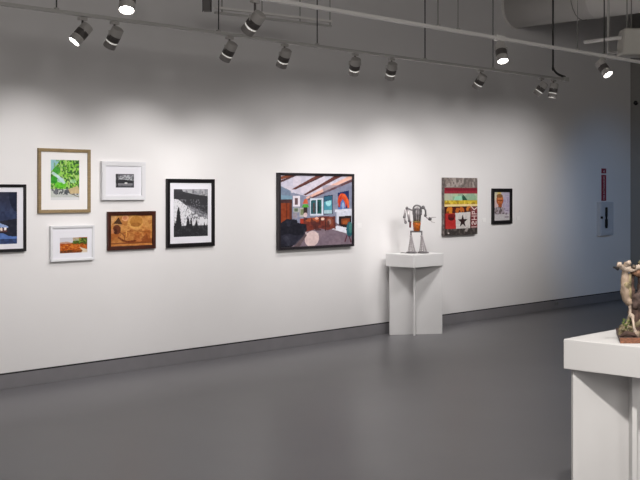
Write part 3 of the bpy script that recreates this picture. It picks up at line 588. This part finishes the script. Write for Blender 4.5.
for s in (-1, 1): tube('wire', [(s*.036, 0, -.05), (s*.036, 0, CEIL-.004-p.z)], .004, M['rod'], t, n=6)

# round duct
pc = on_wall(514, 7); t = thing('air_duct', 'thick round grey duct running out of the wall at top right', 'duct', (pc.x, D, pc.z))
rad = .275
bm = bmesh.new(); prof = [(0, rad)]
for k in range(1, 9): prof += [(k*1.2-.02, rad), (k*1.2-.015, rad+.006), (k*1.2+.015, rad+.006), (k*1.2+.02, rad)]
prof.append((D-YB-.4, rad)); add_lathe(bm, prof, Vector((0, 0, 0)), Vector((0, -1, 0)), 48); link('duct_tube', bm, M['duct'], t, True)
lathe('wall_collar', [(0, rad+.015), (.02, rad+.015), (.024, rad)], (0, 0, 0), (0, -1, 0), M['duct'], t, 48)
for k in range(5):
    yy = -1.0-k*2.2
    tube('hanger_strap', [(-rad-.008, yy, CEIL-.004-pc.z), (-rad-.008, yy, 0)]+[(-(rad+.008)*math.cos(w), yy, -(rad+.008)*math.sin(w)) for w in [PI*j/10 for j in range(1, 10)]]+[(rad+.008, yy, 0), (rad+.008, yy, CEIL-.004-pc.z)], .004, M['rodlight'], t, n=6)

# pale unit with two arms at the right edge
p = at_depth(634, 43, 10.9); t = thing('projector', 'pale boxy unit hung from two rods at the right edge', 'projector', p, A-PI/2)
s = 10.9/F
bm = bmesh.new()
lo = [bm.verts.new((x*s, y, -13.2*s)) for x, y in ((-15, -.12), (16, -.12), (16, .14), (-15, .14))]; hi = [bm.verts.new((x*s, y, 13.8*s)) for x, y in ((-12.2, -.10), (13.5, -.10), (13.5, .12), (-12.2, .12))]
bm.faces.new(list(reversed(lo))); bm.faces.new(hi)
for k in range(4): bm.faces.new((lo[k], lo[(k+1) % 4], hi[(k+1) % 4], hi[k]))
link('housing', bm, M['boxpale'], t, bevel=.02)
for x in (-7, -2.6): tube('suspension_rod', [(x*s, 0, 13*s), (x*s, 0, CEIL-.004-p.z)], .006, M['rodlight'], t, n=8)
c0 = Matrix.Rotation(-(A-PI/2), 4, 'Z')
def loc(q): return c0 @ (q-p)
z1 = at_depth(622, 37.4, 10.9).z; a1 = on_level(585.5, 41.6, z1)
tube('side_arm', [loc(at_depth(626, 37.0, 10.85)), loc(at_depth(584.5, 42, 11.25))], .020, M['track'], t, n=12)
tube('side_arm', [loc(at_depth(626, 51.2, 10.85)), loc(at_depth(608.5, 53.4, 11.1))], .016, M['rail'], t, n=12)
q = loc(at_depth(608.3, 53.4, 11.1)); tube('support_pole', [q, Vector((q.x, q.y, CEIL-.004-p.z))], .012, M['rail'], t, n=10)

# track spotlights
def lamp(label, L, px, d, lit, power, size=1.0, cone=88, drop=.075, blend=.8, col=(1, .965, .95), group='track spotlights'):
    p = on_line(L, px); p.z = TZ-.0195
    d = Vector(d).normalized(); d = Vector((d.x*.92, d.y*.86, d.z)).normalized(); t = thing('track_spotlight', label, 'spotlight', p, 0, group)
    k = size
    box('track_adapter', -.035*k, .035*k, -.016*k, .016*k, -.022*k, .0, M['lampgrey'], t, bevel=.003)
    j = Vector((0, 0, -drop*k))
    tube('stem', [(0, 0, -.02*k), j], .008*k, M['lampdark'], t, n=8)
    side = d.cross(Vector((0, 0, 1))); side = side.normalized() if side.length > .05 else Vector((1, 0, 0))
    c = j - Vector((0, 0, .035*k))                          # centre of the housing
    back = c-d*.07*k
    bm = bmesh.new()
    for s_ in (-1, 1): add_tube(bm, [j, j+side*.056*k*s_, c+side*.056*k*s_], .005*k, 6)
    link('yoke', bm, M['lampgrey'], t)
    lathe('housing', [(0, .036*k), (.006*k, .046*k), (.062*k, .048*k)], back, d, M['lampgrey'], t, 24)
    bm = bmesh.new(); pr = []
    for q in range(5): pr += [(.062*k+q*.010*k, .049*k), (.068*k+q*.010*k, .049*k), (.069*k+q*.010*k, .045*k), (.0715*k+q*.010*k, .045*k)]
    add_lathe(bm, pr, back, d, 24); link('cooling_fins', bm, M['lampdark'], t)
    lathe('glow_ring', [(.112*k, .043*k), (.122*k, .047*k)], back, d, M['ring'] if not lit else M['lampgrey'], t, 24)
    bm = bmesh.new(); add_lathe(bm, [(.122*k, .0485*k), (.168*k, .0485*k), (.168*k, .044*k), (.150*k, .044*k)], back, d, 24, cap=False); link('snoot', bm, M['lampgrey'] if lit else M['lampsnoot'], t)
    lathe('lens', [(.154*k, .0438*k), (.160*k, .040*k), (.164*k, .025*k)], back, d, M['lens'] if lit else M['lensdim'], t, 24, True)
    if power:
        lp = bpy.data.lights.new('spot', 'SPOT'); lp.energy = power; lp.spot_size = math.radians(cone); lp.spot_blend = blend; lp.shadow_soft_size = .035; lp.color = col
        o = bpy.data.objects.new('lamp_beam', lp); COL.objects.link(o); o.parent = t
        o.location = back+d*.176*k; o.rotation_mode = 'QUATERNION'; o.rotation_quaternion = d.to_track_quat('-Z', 'Y')
    return t
PW = 29
lamp('lit spotlight pointing left, farthest left in the lamp row', LOW, 82.5, (-.63, .23, -.73), True, PW*.6)
lamp('grey spotlight second from the left on the far track', LOW, 114.5, (-.08, .68, -.76), False, PW)
lamp('spotlight on the far track below the junction box', LOW, 229.5, (-.06, .66, -.77), False, PW*1.15)
lamp('spotlight on the far track above the living room painting', LOW, 284.5, (.12, .62, -.80), False, PW)
lamp('spotlight on the far track, left of the close pair above the robot figure', LOW, 355, (.32, .56, -.78), False, PW*.85)
lamp('spotlight on the far track, right of the close pair above the robot figure', LOW, 391.5, (.30, .55, -.78), False, PW*1.2)
lamp('spotlight on the far track above the portrait', LOW, 480.5, (-.02, .66, -.76), False, PW*1.15)
lamp('small spotlight, left of the two at the right end of the far track', LOW, 541.5, (-.22, .60, -.76), False, PW*.5, cone=100)
lamp('small spotlight, right of the two at the right end of the far track', LOW, 553.5, (-.10, .18, -.95), False, PW*.1)
lamp('spotlight under the near track just right of the junction box', UP, 255, (-.10, .80, -.62), False, PW*.5, drop=.11, cone=60)
lamp('big lit spotlight cut by the top edge at upper left', UP, 128, (-.33, -.31, -.88), True, PW*.6, size=1.0, drop=.075)
lamp('lit spotlight pointing down from the near track above the portrait', UP, 501, (-.24, -.40, -.88), True, PW*.6, drop=.055)
lamp('lit spotlight pointing right under the near track by the right edge', UP, 602.8, (-.05, -.67, -.74), True, PW*.6, drop=.055)

# spot beams with no fixture, most of them added to shape the light
def beam(loc, target, power, cone=70, blend=1.0, col=(1, .95, .9), soft=.06):
    lp = bpy.data.lights.new('unseen_spot', 'SPOT'); lp.energy = power; lp.spot_size = math.radians(cone); lp.spot_blend = blend; lp.shadow_soft_size = soft; lp.color = col
    o = bpy.data.objects.new('unseen_spot', lp); COL.objects.link(o); o.location = loc
    o.rotation_mode = 'QUATERNION'; o.rotation_quaternion = (Vector(target)-Vector(loc)).to_track_quat('-Z', 'Y')
WASH = 47
for i in range(18):
    x = 2.4+.6*i; k = (.88 if x < 5.5 else 1.0) if x < 7 else 1.1
    if 7.2 < x < 9.2: k = .98
    if x > 11.6: k = 1.4 if x < 12.3 else .5
    beam((x-.1, D-2.42, 2.70), (x, D, .88 if x < 5.3 else 1.02 if x < 7.2 else 1.38), WASH*k, 68, 1.0, col=(1, .965, .955), soft=.09)  # added wall wash without fixtures, partly inside the view
beam((12.6, D-4.0, 2.5), (14.4, D, 1.05), 85, 50, col=(.22, .52, 1))  # added cool beam, stands in for bluish spill on the far wall
nl = NEARP.location
beam((nl.x-2.35, nl.y-1.15, 2.95), (nl.x, nl.y, 1.0), 330, 44)
beam((nl.x-.45, nl.y-.45, 2.85), (nl.x, nl.y, .9), 70, 30)  # downlight added to brighten the near cap top
for x, y in ((2, 3), (5, 4.0), (8, 4.2), (8, 1.5), (11, 3.5)): beam((x, y, 2.85), (x, y, 0), 45, 120)  # downlights added to lift the floor, no fixtures
fl = FARP.location
beam((fl.x-1.65, fl.y-1.05, 2.7), (fl.x, fl.y, .62), 70, 30, .6, col=(1, .965, .955))  # narrow beam added to deepen the shadows under the far cap
# soft ambient fill added outside the view, no lamp bodies
def fill_point(loc, size, power, col=(1, .96, .92)):
    lp = bpy.data.lights.new('ambient_fill', 'POINT'); lp.shadow_soft_size = size; lp.energy = power; lp.color = col
    o = bpy.data.objects.new('ambient_fill', lp); COL.objects.link(o); o.location = loc
for x, y, e in ((-1, -1.5, 190), (2, -3, 190), (6, -3, 140)): fill_point((x, y, 3.7), .8, e)

w = bpy.data.worlds.new('world'); S.world = w; w.use_nodes = True
w.node_tree.nodes['Background'].inputs[0].default_value = (.05, .05, .055, 1)

# ------------------------------------------------------------------ camera and view
cam = bpy.data.cameras.new('camera'); cam.sensor_width = 36; cam.lens = 36*F/640; cam.shift_y = -(240-HOR)/640; cam.clip_end = 100
co = bpy.data.objects.new('camera', cam); COL.objects.link(co); co.location = CAM; co.rotation_euler = (PI/2, 0, A-PI/2)
S.camera = co
S.view_settings.view_transform = 'Standard'; S.view_settings.look = 'None'; S.view_settings.gamma = 1; S.view_settings.use_curve_mapping = False
S.view_settings.exposure = 0.09
S.cycles.use_denoising = True; S.cycles.max_bounces = 8; S.cycles.sample_clamp_indirect = 6
